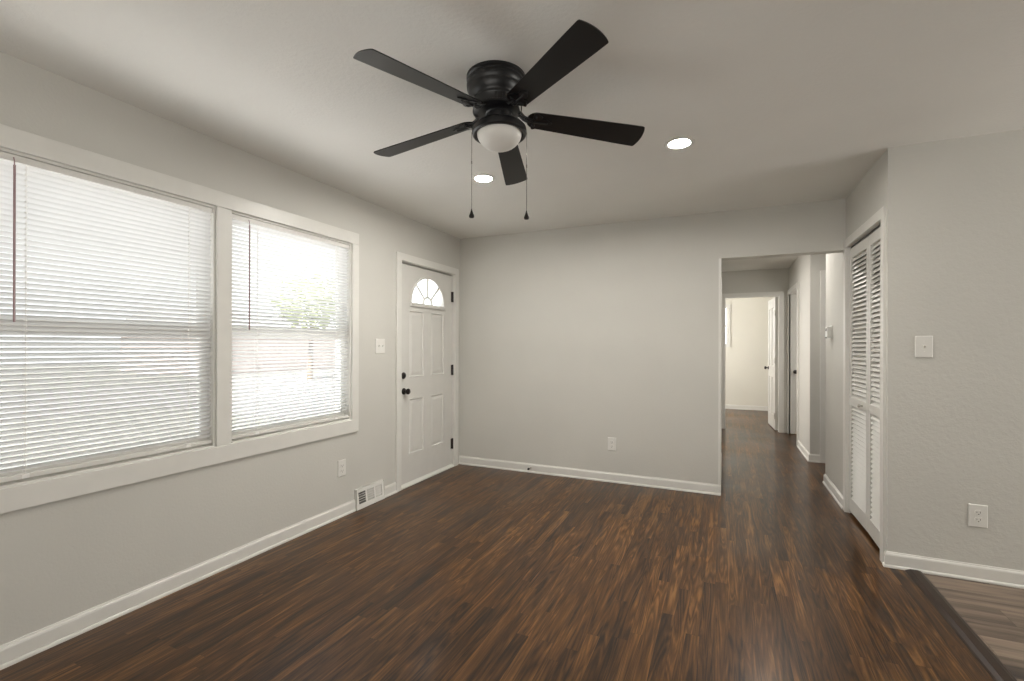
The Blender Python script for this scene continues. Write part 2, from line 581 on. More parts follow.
def casing_y(name, y, d, x0, x1, ztop, w, label):
    mb = MB()
    ya, yb = y, y + d * 0.016
    mb.box(x0 - w, x0 + 0.004, ya, yb, 0, ztop, 0.0025)
    mb.box(x1 - 0.004, x1 + w, ya, yb, 0, ztop, 0.0025)
    mb.box(x0 - w, x1 + w, ya, yb, ztop - 0.004, ztop + w, 0.0025)
    return tag(mb.build(name, M['trim']), label, 'trim', kind='structure')


# ------------------------------------------------------------------ door leaf with panels
def door_face(mb, F, w, h, rects, cut=None):
    """front face of a leaf: F(a, z, d) -> point, d = depth below the face. rects: panels (a0,a1,z0,z1)."""
    holes = list(rects) + ([cut] if cut else [])
    As = sorted({0, w, *[r[0] for r in holes], *[r[1] for r in holes]})
    Zs = sorted({0, h, *[r[2] for r in holes], *[r[3] for r in holes]})
    for p, q in zip(As, As[1:]):
        for r, s in zip(Zs, Zs[1:]):
            ca, cz = (p + q) / 2, (r + s) / 2
            if not any(x[0] < ca < x[1] and x[2] < cz < x[3] for x in holes):
                mb.quad(F(p, r, 0), F(q, r, 0), F(q, s, 0), F(p, s, 0))
    for (a0, a1, z0, z1) in rects:
        def ring(i, d):
            return [F(a0 + i, z0 + i, d), F(a1 - i, z0 + i, d), F(a1 - i, z1 - i, d), F(a0 + i, z1 - i, d)]
        vl = mb.loops([ring(0, 0), ring(0.006, -0.003), ring(0.014, 0.008), ring(0.022, 0.009), ring(0.045, 0.003)])
        mb.bm.faces.new(vl[-1])


def door_back(mb, F, w, h, t, cut=None):
    """edges and rear face of a leaf"""
    c = [(0, 0), (w, 0), (w, h), (0, h)]
    for (a, z), (a2, z2) in zip(c, c[1:] + c[:1]):
        mb.quad(F(a, z, 0), F(a2, z2, 0), F(a2, z2, t), F(a, z, t))
    if cut is None:
        mb.quad(*[F(a, z, t) for a, z in c])
    else:
        As = [0, cut[0], cut[1], w]; Zs = [0, cut[2], cut[3], h]
        for i in range(3):
            for j in range(3):
                if (i, j) != (1, 1):
                    mb.quad(F(As[i], Zs[j], t), F(As[i + 1], Zs[j], t), F(As[i + 1], Zs[j + 1], t), F(As[i], Zs[j + 1], t))


def knob_prof(R):
    return [(0, 0), (R * 1.1, 0), (R * 1.1, 0.004), (R * 0.95, 0.009), (0.011, 0.011), (0.010, 0.028), (R * 0.75, 0.034), (R, 0.044), (R * 0.97, 0.054), (R * 0.7, 0.062), (0, 0.064)]


# ================================================================== FRONT DOOR (door_1)
d1 = empty('door_1', (0, -0.579, 0), 'white front door with a fanlight and four raised panels on the left wall', 'door', kind='structure')
fx = -0.016      # face of the leaf
ya, yb, zb_, zt_ = -1.030, -0.132, 0.031, 2.014


def LOC(o, parent):
    """keep world coordinates of a mesh built in place"""
    o.parent = parent
    o.matrix_parent_inverse = Matrix.Translation(parent.location).inverted()
    return o


def F1(a, z, d):
    return (fx - d, ya + a, zb_ + z)


lw, lh = yb - ya, zt_ - zb_
P = lambda y0, y1, z0, z1: (y0 - ya, y1 - ya, z0 - zb_, z1 - zb_)
rects = [P(-0.885, -0.655, 0.985, 1.605), P(-0.535, -0.305, 0.985, 1.605),
         P(-0.885, -0.655, 0.280, 0.795), P(-0.535, -0.305, 0.280, 0.795)]
lite = P(-0.880, -0.285, 1.645, 1.960)
mb = MB()
door_face(mb, F1, lw, lh, rects, lite)
door_back(mb, F1, lw, lh, 0.044, lite)
# half-round opening inside the rectangle 'lite'
ec, er, eh, ez = -0.583, 0.272, 0.252, 1.678     # centre, half width, height, base


def fan_loop(k, base=None, n=40):
    """half ellipse scaled by adding k to its radii"""
    pts = []
    for i in range(n + 1):
        t = math.pi * i / n
        pts.append((ec - (er + k) * math.cos(t), ez - (k if base is None else base) + (eh + 2 * k if base is None else eh + k + base) * math.sin(t)))
    nb = 16
    a, b = pts[-1], pts[0]
    for i in range(1, nb):
        s = i / nb
        pts.append((a[0] + (b[0] - a[0]) * s, a[1]))
    return pts


def rect_proj(pts):
    c = (ec, ez + 0.08)
    y0, y1, z0, z1 = ya + lite[0], ya + lite[1], zb_ + lite[2], zb_ + lite[3]
    out = []
    for (y, z) in pts:
        dy, dz = y - c[0], z - c[1]
        ks = []
        if dy: ks += [((y1 if dy > 0 else y0) - c[0]) / dy]
        if dz: ks += [((z1 if dz > 0 else z0) - c[1]) / dz]
        k = min(x for x in ks if x > 0)
        out.append([c[0] + dy * k, c[1] + dz * k])
    for cy, cz in ((y0, z0), (y0, z1), (y1, z0), (y1, z1)):    # snap the nearest point to each corner
        j = min(range(len(out)), key=lambda i: (out[i][0] - cy) ** 2 + (out[i][1] - cz) ** 2)
        out[j] = [cy, cz]
    return out


fl0 = fan_loop(0.0)
rp = rect_proj(fl0)
mb.loops([[(fx, y, z) for y, z in rp], [(fx, y, z) for y, z in fl0], [(fx - 0.044, y, z) for y, z in fl0], [(fx - 0.044, y, z) for y, z in rp]])
slab = LOC(mb.build('door_panel', M['door']), d1)

# fanlight: frame, muntins, glass
mb = MB()
lo, li = fan_loop(0.020), fan_loop(-0.002)
lm = fan_loop(0.010)
mb.loops([[(fx, y, z) for y, z in lo], [(fx + 0.010, y, z) for y, z in fan_loop(0.017)], [(fx + 0.013, y, z) for y, z in lm], [(fx + 0.008, y, z) for y, z in li], [(fx - 0.02, y, z) for y, z in li]])
mb.box(fx, fx + 0.018, ec - er - 0.022, ec + er + 0.022, ez - 0.034, ez - 0.010, 0.004)
ff = mb.build('fanlight_frame', M['door'], smooth=40)
LOC(ff, slab); ff.matrix_parent_inverse = Matrix.Identity(4)
mb = MB()
hub = [(ec - 0.075 * math.cos(math.pi * i / 14), ez + 0.070 * math.sin(math.pi * i / 14)) for i in range(15)]
mb.tube([(fx - 0.008, y, z) for y, z in hub], 0.011, 6)
for ang in (45, 90, 135):
    t = math.radians(ang)
    mb.tube([(fx - 0.008, ec - 0.075 * math.cos(t), ez + 0.070 * math.sin(t)), (fx - 0.008, ec - er * math.cos(t) * 0.995, ez + eh * math.sin(t) * 0.995)], 0.011, 6)
mu = mb.build('muntin_bars', M['door'])
mu.parent = ff
mb = MB()
gl_ = fan_loop(0.001)
mb.bm.faces.new([mb.bm.verts.new((fx - 0.020, y, z)) for y, z in gl_])
g = mb.build('fanlight_glass', M['glass'])
g.parent = ff
g['label'] = 'half round glass with bright daylight behind'

# hardware
def to_x(x, y, z, d=1):
    return Matrix.Translation((x, y, z)) @ Matrix.Rotation(math.pi / 2 * d, 4, 'Y')


o = LOC(MB().lathe(knob_prof(0.027), 24, to_x(fx, -0.965, 0.868)).build('door_knob', M['dark_hw'], smooth=50), d1)
o['label'] = 'round black door knob'
mb = MB().lathe([(0, 0), (0.030, 0), (0.030, 0.006), (0.026, 0.012), (0.018, 0.014), (0, 0.0145)], 24, to_x(fx, -0.972, 1.010))
mb.box(fx + 0.012, fx + 0.026, -0.9755, -0.9685, 0.996, 1.024, 0.002)
o = LOC(mb.build('deadbolt', M['dark_hw'], smooth=50), d1)
o['label'] = 'black deadbolt above the knob'
for z0 in (1.742, 0.970, 0.190):
    mb = MB()
    mb.box(fx - 0.004, fx + 0.0025, -0.163, -0.139, z0, z0 + 0.108)
    mb.tube([(fx + 0.008, -0.137, z0 - 0.002), (fx + 0.008, -0.137, z0 + 0.110)], 0.0075, 10)
    o = LOC(mb.build('hinge', M['dark_hw']), d1)
    o['label'] = 'black door hinge'
# jamb and threshold
mb = MB()
mb.box(-0.15, 0.0, -1.040, -1.0335, 0, 2.040)
mb.box(-0.15, 0.0, -0.1285, -0.118, 0, 2.040)
mb.box(-0.15, 0.0, -1.0335, -0.1285, 2.0305, 2.040)
mb.box(-0.10, -0.064, -1.0335, -1.015, 0, 2.030)
mb.box(-0.10, -0.064, -0.147, -0.1285, 0, 2.030)
mb.box(-0.10, -0.064, -1.015, -0.147, 2.0, 2.030)
LOC(mb.build('door_jamb', M['trim']), d1)
mb = MB().prism([(-0.15, 0.0), (0.010, 0.0), (0.010, 0.010), (-0.004, 0.018), (-0.020, 0.027), (-0.15, 0.029)], lambda x, z: (x, -1.0335, z), lambda x, z: (x, -0.1285, z))
LOC(mb.build('threshold', M['trim']), d1)
casing_x('trim_door', 0.0, 1, -1.040, -0.118, 2.040, 0.062, 'white flat casing around the front door')


# ================================================================== WINDOWS
def window(idx, o4, label):
    y0, y1, z0, z1 = o4
    root = empty('window_%d' % idx, (-0.1, (y0 + y1) / 2, z0), label, 'window', kind='structure')
    mb = MB()
    t = 0.012
    mb.box(-0.15, 0.0, y0, y0 + t, z0, z1); mb.box(-0.15, 0.0, y1 - t, y1, z0, z1)
    mb.box(-0.15, 0.0, y0 + t, y1 - t, z1 - t, z1); mb.box(-0.15, 0.006, y0 + t, y1 - t, z0, z0 + t)
    LOC(mb.build('window_jamb', M['trim']), root)
    zm = 1.370
    a0, a1 = y0 + t, y1 - t
    for (nm, xa, xb, p, q, rails) in (('upper_sash', -0.096, -0.074, zm - 0.015, z1 - t, (0.035, 0.045)), ('lower_sash', -0.073, -0.051, z0 + t, zm + 0.020, (0.055, 0.070))):
        mb = MB()
        mb.box(xa, xb, a0, a0 + 0.038, p, q, 0.002); mb.box(xa, xb, a1 - 0.038, a1, p, q, 0.002)
        mb.box(xa, xb, a0 + 0.038, a1 - 0.038, p, p + rails[0], 0.002); mb.box(xa, xb, a0 + 0.038, a1 - 0.038, q - rails[1], q, 0.002)
        s = LOC(mb.build(nm, M['trim']), root)
        xm = (xa + xb) / 2
        gq = MB().quad((xm, a0 + 0.03, p + 0.02), (xm, a1 - 0.03, p + 0.02), (xm, a1 - 0.03, q - 0.02), (xm, a0 + 0.03, q - 0.02)).build('pane', M['glass'])
        gq.parent = s
    return root


window(1, W1, 'wide left window behind closed white blinds, cut by the edge of the photo')
window(2, W2, 'right hand one of the twin windows, nearer the front door')
# one flat casing frames both windows
mb = MB()
cx0, cx1 = 0.0, 0.017
yl, yr, zt, zb = W1[0] - 0.068, -1.574, 2.150, 0.613
mb.box(cx0, cx1, yl, yr, W1[3], zt, 0.003)
mb.box(cx0, cx1, yl, yr, zb, W1[2] + 0.002, 0.003)
mb.box(cx0, cx1, yl, W1[0], W1[2], W1[3], 0.003)
mb.box(cx0, cx1, W2[1], yr, W1[2], W1[3], 0.003)
mb.box(cx0, cx1 - 0.003, W1[1], W2[0], W1[2], W1[3], 0.003)
tag(mb.build('trim_window', M['trim']), 'wide flat white casing framing the twin windows', 'trim', kind='structure')


# mini blinds
def blind(o4, label, wand_off, tilt_deg):
    y0, y1, z0, z1 = o4
    a0, a1 = y0 + 0.020, y1 - 0.0135
    xb = -0.023
    root = empty('window_blind', (xb, (a0 + a1) / 2, 0.728), label, 'blind')
    mb = MB().box(xb - 0.018, xb + 0.016, y0 + 0.0125, y1 - 0.0125, 2.020, 2.049, 0.002)
    LOC(mb.build('headrail', M['rail']), root)
    mb = MB()
    pitch, wd, tilt, crown = 0.0222, 0.0250, math.radians(tilt_deg), 0.0022
    z = 0.772
    ct, st = math.cos(tilt), math.sin(tilt)
    while z < 2.024:
        pr = []
        for i in range(5):
            s = -0.5 + i / 4
            a, h = s * wd, crown * (1 - 4 * s * s)
            pr.append((xb + a * ct + h * st, z - a * st + h * ct))   # room edge stands higher
        va = [mb.bm.verts.new((x, a0, zz)) for x, zz in pr]
        vb = [mb.bm.verts.new((x, a1, zz)) for x, zz in pr]
        for i in range(4):
            mb.bm.faces.new([va[i], va[i + 1], vb[i + 1], vb[i]])
        z += pitch
    LOC(mb.build('slats', M['slat'], smooth=60), root)
    mb = MB().box(xb - 0.012, xb + 0.013, a0, a1, 0.730, 0.750, 0.004)
    LOC(mb.build('bottom_rail', M['trim']), root)
    for yy in (a0 + 0.165, a1 - 0.125):
        mb = MB()
        mb.tube([(xb + 0.0125, yy, 2.02), (xb + 0.0125, yy, 0.745)], 0.0011, 5)
        mb.tube([(xb - 0.0125, yy, 2.02), (xb - 0.0125, yy, 0.745)], 0.0011, 5)
        z = 0.772
        while z < 2.024:
            mb.tube([(xb + 0.0095, yy - 0.004, z + 0.0075), (xb + 0.0130, yy, z + 0.0085), (xb + 0.0095, yy + 0.004, z + 0.0075)], 0.0028, 6)
            z += pitch
        mb.box(xb + 0.010, xb + 0.0145, yy - 0.012, yy + 0.012, 0.7315, 0.7485, 0.001)
        LOC(mb.build('ladder_cord', M['cord']), root)
    mb = MB()
    wy = a0 + wand_off
    mb.tube([(xb + 0.020, wy, 2.036), (xb + 0.026, wy, 2.020), (xb + 0.027, wy, 2.000)], 0.002, 6)
    mb.tube([(xb + 0.027, wy, 2.004), (xb + 0.027, wy, 1.372)], 0.0042, 6)
    o = LOC(mb.build('tilt_wand', M['wand']), root)
    o['label'] = 'thin mauve plastic tilt wand'
    return root


blind(W1, 'white mini blind over the wide left window, cut by the photo edge', 0.125, -50)
blind(W2, 'white mini blind over the window nearer the front door', 0.100, -38)

# ================================================================== PLATES, REGISTER, STOP
def plate_mesh(w, h, t=0.006):
    """wall plate in local x (width), z (height), growing to +y"""
    mb = MB()
    pts = [(-w / 2, -h / 2), (w / 2, -h / 2), (w / 2, h / 2), (-w / 2, h / 2)]
    ring = lambda k, d: [(x - math.copysign(k, x), d, z - math.copysign(k, z)) for x, z in pts]
    vl = mb.loops([ring(0, 0), ring(0.0005, t * 0.55), ring(0.004, t)])
    mb.bm.faces.new(vl[-1])
    return mb


def finish(objs, root, rotz):
    root.rotation_euler = (0, 0, rotz)


def outlet(loc, rotz, label, group='white wall outlets'):
    root = empty('wall_outlet', loc, label, 'outlet', group)
    plate_mesh(0.080, 0.124).build('cover_plate', M['plate'], root)
    for dz in (0.0195, -0.0195):
        mb = MB()
        pr = []
        for i in range(24):
            t = 2 * math.pi * i / 24
            x, z = 0.0175 * math.cos(t), 0.0175 * math.sin(t)
            pr.append((x, max(-0.0135, min(0.0135, z)) + dz))
        mb.prism(pr, lambda x, z: (x, 0.004, z), lambda x, z: (x, 0.0078, z))
        rc = mb.build('receptacle', M['plate'], root)
        mb = MB()
        mb.box(-0.0085, -0.0060, 0.0070, 0.0081, dz - 0.0035, dz + 0.0065)
        mb.box(0.0060, 0.0085, 0.0070, 0.0081, dz - 0.0025, dz + 0.0055)
        mb.lathe([(0, 0), (0.0032, 0), (0.0032, 0.0011), (0, 0.0011)], 10, Matrix.Translation((0, 0.0070, dz - 0.0095)) @ Matrix.Rotation(-math.pi / 2, 4, 'X'))
        mb.build('slots', M['slot'], rc)
    MB().lathe([(0, 0), (0.003, 0), (0.0025, 0.0012), (0, 0.0015)], 10, Matrix.Translation((0, 0.0058, 0)) @ Matrix.Rotation(-math.pi / 2, 4, 'X')).build('screw', M['plate'], root)
    root.rotation_euler = (0, 0, rotz)
    return root


def switch(loc, rotz, gangs, label):
    root = empty('light_switch', loc, label, 'switch')
    plate_mesh(0.080 if gangs == 1 else 0.116, 0.124).build('cover_plate', M['plate'], root)
    for g_ in range(gangs):
        cx = (g_ - (gangs - 1) / 2) * 0.046
        mb = MB()
        mb.box(cx - 0.0055, cx + 0.0055, 0.0045, 0.0066, -0.012, 0.012)
        mb.prism([(0.006, -0.006), (0.006, 0.005), (0.018, 0.010), (0.019, 0.004)], lambda y, z: (cx - 0.004, y, z), lambda y, z: (cx + 0.004, y, z))
        mb.build('toggle', M['plate'], root)
        for dz in (0.030, -0.030):
            MB().lathe([(0, 0), (0.003, 0), (0.0025, 0.0012), (0, 0.0015)], 10, Matrix.Translation((cx, 0.0058, dz)) @ Matrix.Rotation(-math.pi / 2, 4, 'X')).build('screw', M['plate'], root)
    root.rotation_euler = (0, 0, rotz)
    return root


RX = -math.pi / 2     # plate on a wall that looks along +X
RY = math.pi          # plate on a wall that looks along -Y
outlet((0.0005, -1.737, 0.361), RX, 'white outlet low on the left wall between window and floor register')
outlet((1.654, -0.0005, 0.357), RY, 'white outlet low on the back wall above the baseboard')
outlet((3.885, YR - 0.0005, 0.354), RY, 'white outlet low on the right wall under the switch')
switch((0.0005, -1.307, 1.275), RX, 2, 'white double toggle switch beside the front door')
switch((3.650, YR - 0.0005, 1.280), RY, 1, 'white single toggle switch on the right wall')

# floor register on the left wall
vr = empty('floor_register', (0, -1.4295, 0), 'white wall register at floor level between baseboard pieces, left of the front door', 'vent')
y0, y1, zt_r = -1.606, -1.282, 0.160
mb = MB()
bays = [(y0 + 0.026, y0 + 0.106), (y0 + 0.122, y0 + 0.202), (y0 + 0.218, y1 - 0.026)]
zlo, zhi = 0.042, 0.132
front = lambda z: 0.034 - 0.018 * z / zt_r        # the face leans back a little
ys = [y0] + [v for b_ in bays for v in b_] + [y1]
for i, (p, q) in enumerate(zip(ys, ys[1:])):
    zs = [(0.004, zt_r)] if i % 2 == 0 else [(0.004, zlo), (zhi, zt_r)]
    for r, s in zs:
        mb.prism([(p, r), (q, r), (q, s), (p, s)], lambda y, z: (front(z) - 0.003, y, z), lambda y, z: (front(z), y, z))
mb.box(0.0, 0.032, y0, y0 + 0.003, 0.004, zt_r); mb.box(0.0, 0.032, y1 - 0.003, y1, 0.004, zt_r)
mb.box(0.0, front(zt_r), y0, y1, zt_r - 0.003, zt_r)
LOC(mb.build('register_frame', M['plate']), vr)
for bi, (p, q) in enumerate(bays):
    mb = MB()
    n = 9
    ang = (46, -30, -46)[bi]
    dx, dy = 0.014 * math.cos(math.radians(ang)), 0.014 * math.sin(math.radians(ang))
    for k in range(n):
        yy = p + (k + 0.5) * (q - p) / n
        mb.prism([(0.027, yy - 0.0006), (0.027, yy + 0.0006), (0.027 - dx, yy + 0.0006 + dy), (0.027 - dx, yy - 0.0006 + dy)],
                 lambda x, y: (x, y, zlo), lambda x, y: (x - 0.008, y, zhi))
    for zz in (0.060, 0.078, 0.096, 0.114):
        mb.box(front(zz) - 0.005, front(zz) - 0.002, p, q, zz - 0.0012, zz + 0.0012)
    LOC(mb.build('grille', M['plate']), vr)
LOC(MB().box(0.0, 0.004, y0 + 0.004, y1 - 0.004, 0.006, zt_r - 0.004).build('duct_shadow_box', M['dark']), vr)  # dark sheet painted as the shade inside the duct

# door stop on the back baseboard
ds = empty('door_stop', (0.833, -0.012, 0.048), 'small black tipped door stop on the back wall baseboard', 'door stop')
rot = Matrix.Rotation(math.pi / 2, 4, 'X')
MB().lathe([(0, 0), (0.011, 0), (0.011, 0.003), (0.006, 0.006), (0.0045, 0.010), (0.0045, 0.048), (0, 0.048)], 14, rot).build('stalk', M['steel'], ds, smooth=40)
MB().lathe([(0, 0.046), (0.010, 0.046), (0.011, 0.050), (0.0105, 0.062), (0.007, 0.066), (0, 0.066)], 14, rot).build('rubber_tip', M['black'], ds, smooth=40)

# thermostat
th = empty('thermostat', (XC, 0.53, 1.405), 'small white thermostat on the wall between closet and side passage', 'thermostat')
MB().box(-0.008, 0.0, -0.052, 0.052, -0.052, 0.060, 0.002).build('wall_plate', M['plate'], th)
MB().box(-0.040, -0.007, -0.045, 0.045, -0.044, 0.052, 0.004).build('housing', M['plate'], th)
MB().box(-0.0415, -0.0395, -0.025, 0.025, 0.012, 0.036).build('display', M['slot'], th)
MB().box(-0.046, -0.0395, -0.022, 0.022, -0.052, -0.040, 0.001).build('lever', M['dark_hw'], th)

# ================================================================== CLOSET (door_2)
d2 = empty('door_2', (XC + 0.014, -0.5075, 0), 'white louvered folding closet doors right of the hall opening', 'door', kind='structure')


def louver_leaf(name, p, q, knob_side=None):
    """leaf from p to q (2D), its face towards the room"""
    p, q = Vector(p), Vector(q)
    t = (q - p); w = t.length; t.normalize()
    n = Vector((-t.y, t.x))            # into the closet
    if n.x < 0:
        n = -n
    G = lambda a, d, z: (p.x + t.x * a + n.x * d, p.y + t.y * a + n.y * d, z)
    th = 0.028
    z0, z1 = 0.024, 2.026
    st = 0.050

    def bar(mb, a0, a1, r, s, d0=0.0, d1=th):
        mb.prism([(a0, d0), (a1, d0), (a1, d1), (a0, d1)], lambda a, d: G(a, d, r), lambda a, d: G(a, d, s))
    mb = MB()
    bar(mb, 0.002, st, z0, z1); bar(mb, w - st, w - 0.002, z0, z1)
    for r, s in ((z0, 0.130), (0.835, 0.895), (1.955, z1)):
        bar(mb, st, w - st, r, s)
    o = LOC(mb.build(name, M['door']), d2)
    mb = MB()
    for (lo, hi) in ((0.130, 0.835), (0.895, 1.955)):
        k = round((hi - lo) / 0.0325)
        for i in range(k):
            zc = lo + (i + 0.5) * (hi - lo) / k
            # slat leans: room edge low
            pr = [(0.0020, zc - 0.0165), (0.0045, zc - 0.0195), (0.0265, zc + 0.0145), (0.0240, zc + 0.0175)]
            mb.prism(pr, lambda d, z: G(st - 0.004, d, z), lambda d, z: G(w - st + 0.004, d, z))
    l = mb.build('louver_slats', M['door'])
    l.parent = o
    if knob_side is not None:
        a = knob_side * w
        c = G(a, 0, 0.865)
        R = Matrix.Translation(c) @ Vector((-n.x, -n.y, 0)).to_track_quat('Z', 'Y').to_matrix().to_4x4()
        k_ = MB().lathe([(0, 0), (0.009, 0), (0.006, 0.006), (0.006, 0.012), (0.013, 0.018), (0.014, 0.024), (0.009, 0.029), (0, 0.030)], 16, R).build('closet_knob', M['steel'], smooth=50)
        k_.parent = o
    return o


fxc = XC + 0.012
mid = (fxc + 0.008, -0.548)
louver_leaf('closet_leaf', (fxc, -0.0625), mid, 0.72)
louver_leaf('closet_leaf', mid, (fxc, -0.9525))
mb = MB()
mb.box(XC + 0.001, XC + 0.10, -0.957, -0.9545, 0, 2.05); mb.box(XC + 0.001, XC + 0.10, -0.0605, -0.058, 0, 2.05)
mb.box(XC + 0.001, XC + 0.10, -0.957, -0.058, 2.046, 2.05)
LOC(mb.build('door_jamb', M['trim']), d2)
mb = MB().box(XC + 0.020, XC + 0.050, -0.953, -0.062, 2.028, 2.046)
LOC(mb.build('door_track', M['dark_hw']), d2)
casing_x('trim_closet', XC, -1, -0.957, -0.058, 2.050, 0.058, 'white flat casing around the louvered closet')

# ================================================================== HALL DOORS
# bedroom door at the hall end, standing open into the bedroom
casing_y('trim_bedroom', 3.6, -1, 2.632, 3.372, 2.040, 0.058, 'white casing around the bedroom doorway at the hall end')
d3 = empty('door_3', (3.362, 3.71, 0), 'white bedroom door at the hall end standing open', 'door', kind='structure')
d3.rotation_euler = (0, 0, math.radians(93.0))
lw3, lh3 = 0.725, 2.02
F3 = lambda a, z, d: (a, 0.036 - d, z + 0.012)     # face towards the hall side when open (local +y looks to -x world)
mb = MB()
r3 = [(0.11, 0.325, 0.95, 1.88), (0.40, 0.615, 0.95, 1.88), (0.11, 0.325, 0.20, 0.80), (0.40, 0.615, 0.20, 0.80)]
door_face(mb, F3, lw3, lh3, r3)
door_back(mb, F3, lw3, lh3, 0.036)
mb.build('door_panel', M['door'], d3)
for s in (1, -1):
    R = Matrix.Translation((0.665, 0.036 if s > 0 else 0.0, 0.93)) @ Matrix.Rotation(-math.pi / 2 * s, 4, 'X')
    o = MB().lathe(knob_prof(0.027), 20, R).build('door_knob', M['dark_hw'], d3, smooth=50)
    o['label'] = 'black door knob'
for z0 in (1.74, 1.02, 0.18):
    o = MB().tube([(-0.004, 0.040, z0), (-0.004, 0.040, z0 + 0.09)], 0.007, 8).box(0.0, 0.03, 0.0355, 0.0375, z0, z0 + 0.09).build('hinge', M['steel'], d3)
    o['label'] = 'steel door hinge'
mb = MB()
mb.box(2.632, 2.640, 3.6, 3.7, 0, 2.04); mb.box(3.364, 3.372, 3.6, 3.7, 0, 2.04); mb.box(2.64, 3.364, 3.6, 3.7, 2.032, 2.04)
tag(mb.build('trim_bedroom_jamb', M['trim']), 'white jamb lining the bedroom doorway', 'trim', kind='structure')

# door inside the opening on the right wall of the hall
casing_x('trim_hall', HR, -1, 2.612, 3.540, 2.050, 0.058, 'white casing on the right wall of the hall beside the bedroom doorway')
d4 = empty('door_4', (3.505, 3.50, 0), 'white door with a black knob inside the frame on the right wall of the hall', 'door', kind='structure')
F4 = lambda a, z, d: (a, d, z + 0.010)
mb = MB()
door_face(mb, F4, 0.76, 2.03, [(0.14, 0.34, 0.95, 1.88), (0.42, 0.62, 0.95, 1.88), (0.14, 0.34, 0.20, 0.80), (0.42, 0.62, 0.20, 0.80)])
door_back(mb, F4, 0.76, 2.03, 0.036)
mb.build('door_panel', M['door'], d4)
o = MB().lathe(knob_prof(0.027), 20, Matrix.Translation((0.062, 0, 0.912)) @ Matrix.Rotation(math.pi / 2, 4, 'X')).build('door_knob', M['dark_hw'], d4, smooth=50)
o['label'] = 'black door knob'
mb = MB()
mb.box(HR + 0.001, HR + 0.11, 2.612, 2.620, 0, 2.05); mb.box(HR + 0.001, HR + 0.11, 3.540, 3.548, 0, 2.05); mb.box(HR + 0.001, HR + 0.11, 2.62, 3.54, 2.043, 2.05)
tag(mb.build('trim_hall_jamb', M['trim']), 'white jamb inside the frame on the right wall of the hall', 'trim', kind='structure')

# door in the side passage, mostly hidden by the closet wall
casing_y('trim_passage', 1.70, -1, 3.655, 4.40, 2.045, 0.072, 'white casing edge showing past the thermostat wall')
d5 = empty('door_5', (3.66, 1.72, 0), 'white door in the side passage hidden behind the thermostat wall', 'door', kind='structure')
mb = MB()
door_face(mb, F4, 0.735, 2.03, [(0.12, 0.33, 0.95, 1.88), (0.41, 0.62, 0.95, 1.88), (0.12, 0.33, 0.20, 0.80), (0.41, 0.62, 0.20, 0.80)])
door_back(mb, F4, 0.735, 2.03, 0.036)
mb.build('door_panel', M['door'], d5)
# bathroom doorway on the left wall of the hall
casing_x('trim_bath', HL, 1, 1.78, 2.46, 2.045, 0.058, 'white casing on the left wall of the hall seen edge on')

# bedroom window with its casing
w3 = empty('window_3', (2.3, 6.2, 1.30), 'bright bedroom window at the far end of the hall, partly hidden', 'window', kind='structure')
mb = MB()
mb.box(1.90, 1.93, 6.2, 6.3, 1.30, 2.10); mb.box(2.67, 2.70, 6.2, 6.3, 1.30, 2.10)
mb.box(1.93, 2.67, 6.2, 6.3, 2.07, 2.10); mb.box(1.93, 2.67, 6.2, 6.3, 1.30, 1.33); mb.box(1.93, 2.67, 6.25, 6.28, 1.68, 1.72)
LOC(mb.build('window_frame', M['trim']), w3)
mb = MB()
mb.box(1.85, 1.90, 6.184, 6.2, 1.26, 2.14, 0.002); mb.box(2.70, 2.742, 6.184, 6.2, 1.26, 2.14, 0.002)
mb.box(1.90, 2.70, 6.184, 6.2, 2.10, 2.14, 0.002); mb.box(1.90, 2.70, 6.184, 6.2, 1.26, 1.30, 0.002)
LOC(mb.build('window_casing', M['trim']), w3)
LOC(MB().quad((1.93, 6.265, 1.33), (2.67, 6.265, 1.33), (2.67, 6.265, 2.07), (1.93, 6.265, 2.07)).build('pane', M['glass']), w3)

# ================================================================== TRANSITION STRIP
mb = MB().prism([(3.560, 0.0), (3.642, -0.002), (3.640, 0.004), (3.632, 0.010), (3.618, 0.013), (3.585, 0.0125), (3.568, 0.006)],
                lambda x, z: (x, -6.6, z), lambda x, z: (x, YR - 0.021, z))
tag(mb.build('trim_threshold', M['strip']), 'dark wood transition strip between the oak floor and the vinyl floor', 'trim', kind='structure')

# ================================================================== RECESSED LIGHTS
def can_light(x, y, label):
    root = empty('recessed_light', (x, y, H), label, 'ceiling light', 'round recessed ceiling lights')
    MB().lathe([(0.056, 0.002), (0.058, -0.003), (0.072, -0.0065), (0.082, -0.0045), (0.086, -0.001), (0.086, 0.003), (0.056, 0.003)], 48).build('trim_ring', M['trim'], root, smooth=40)
    o = MB().lathe([(0.0565, 0.000), (0.0565, -0.0015), (0.035, -0.0022), (0, -0.0025)], 48).build('lens', M['can_lens'], root, smooth=40)
    o['label'] = 'glowing white lens'
    return root


can_light(2.378, -1.588, 'lit round recessed light right of the ceiling fan')
can_light(1.090, -1.538, 'lit round recessed light behind the fan pull chains')

# ================================================================== CEILING FAN
FC = Vector((1.7267, -2.6069, 2.2345))
fan = empty('ceiling_fan', (FC.x, FC.y, H), 'black five blade ceiling fan with an unlit white glass bowl', 'ceiling fan')
TX, TY = 0.0292, -0.0331
nz = Vector((-TX, -TY, 1)).normalized()
tilt = Vector((0, 0, 1)).rotation_difference(nz).to_matrix().to_4x4()
FM = Matrix.Translation(FC) @ tilt                       # fan frame: origin at the blade plane
INV = Matrix.Translation((-FC.x, -FC.y, -H))             # into the empty's space
K = INV @ FM
cr = Vector((math.cos(YAW), math.sin(YAW), 0))


def fb(mb, name, mat, parent=fan, smooth=35):
    o = mb.build(name, mat, None, smooth)
    o.parent = parent
    return o


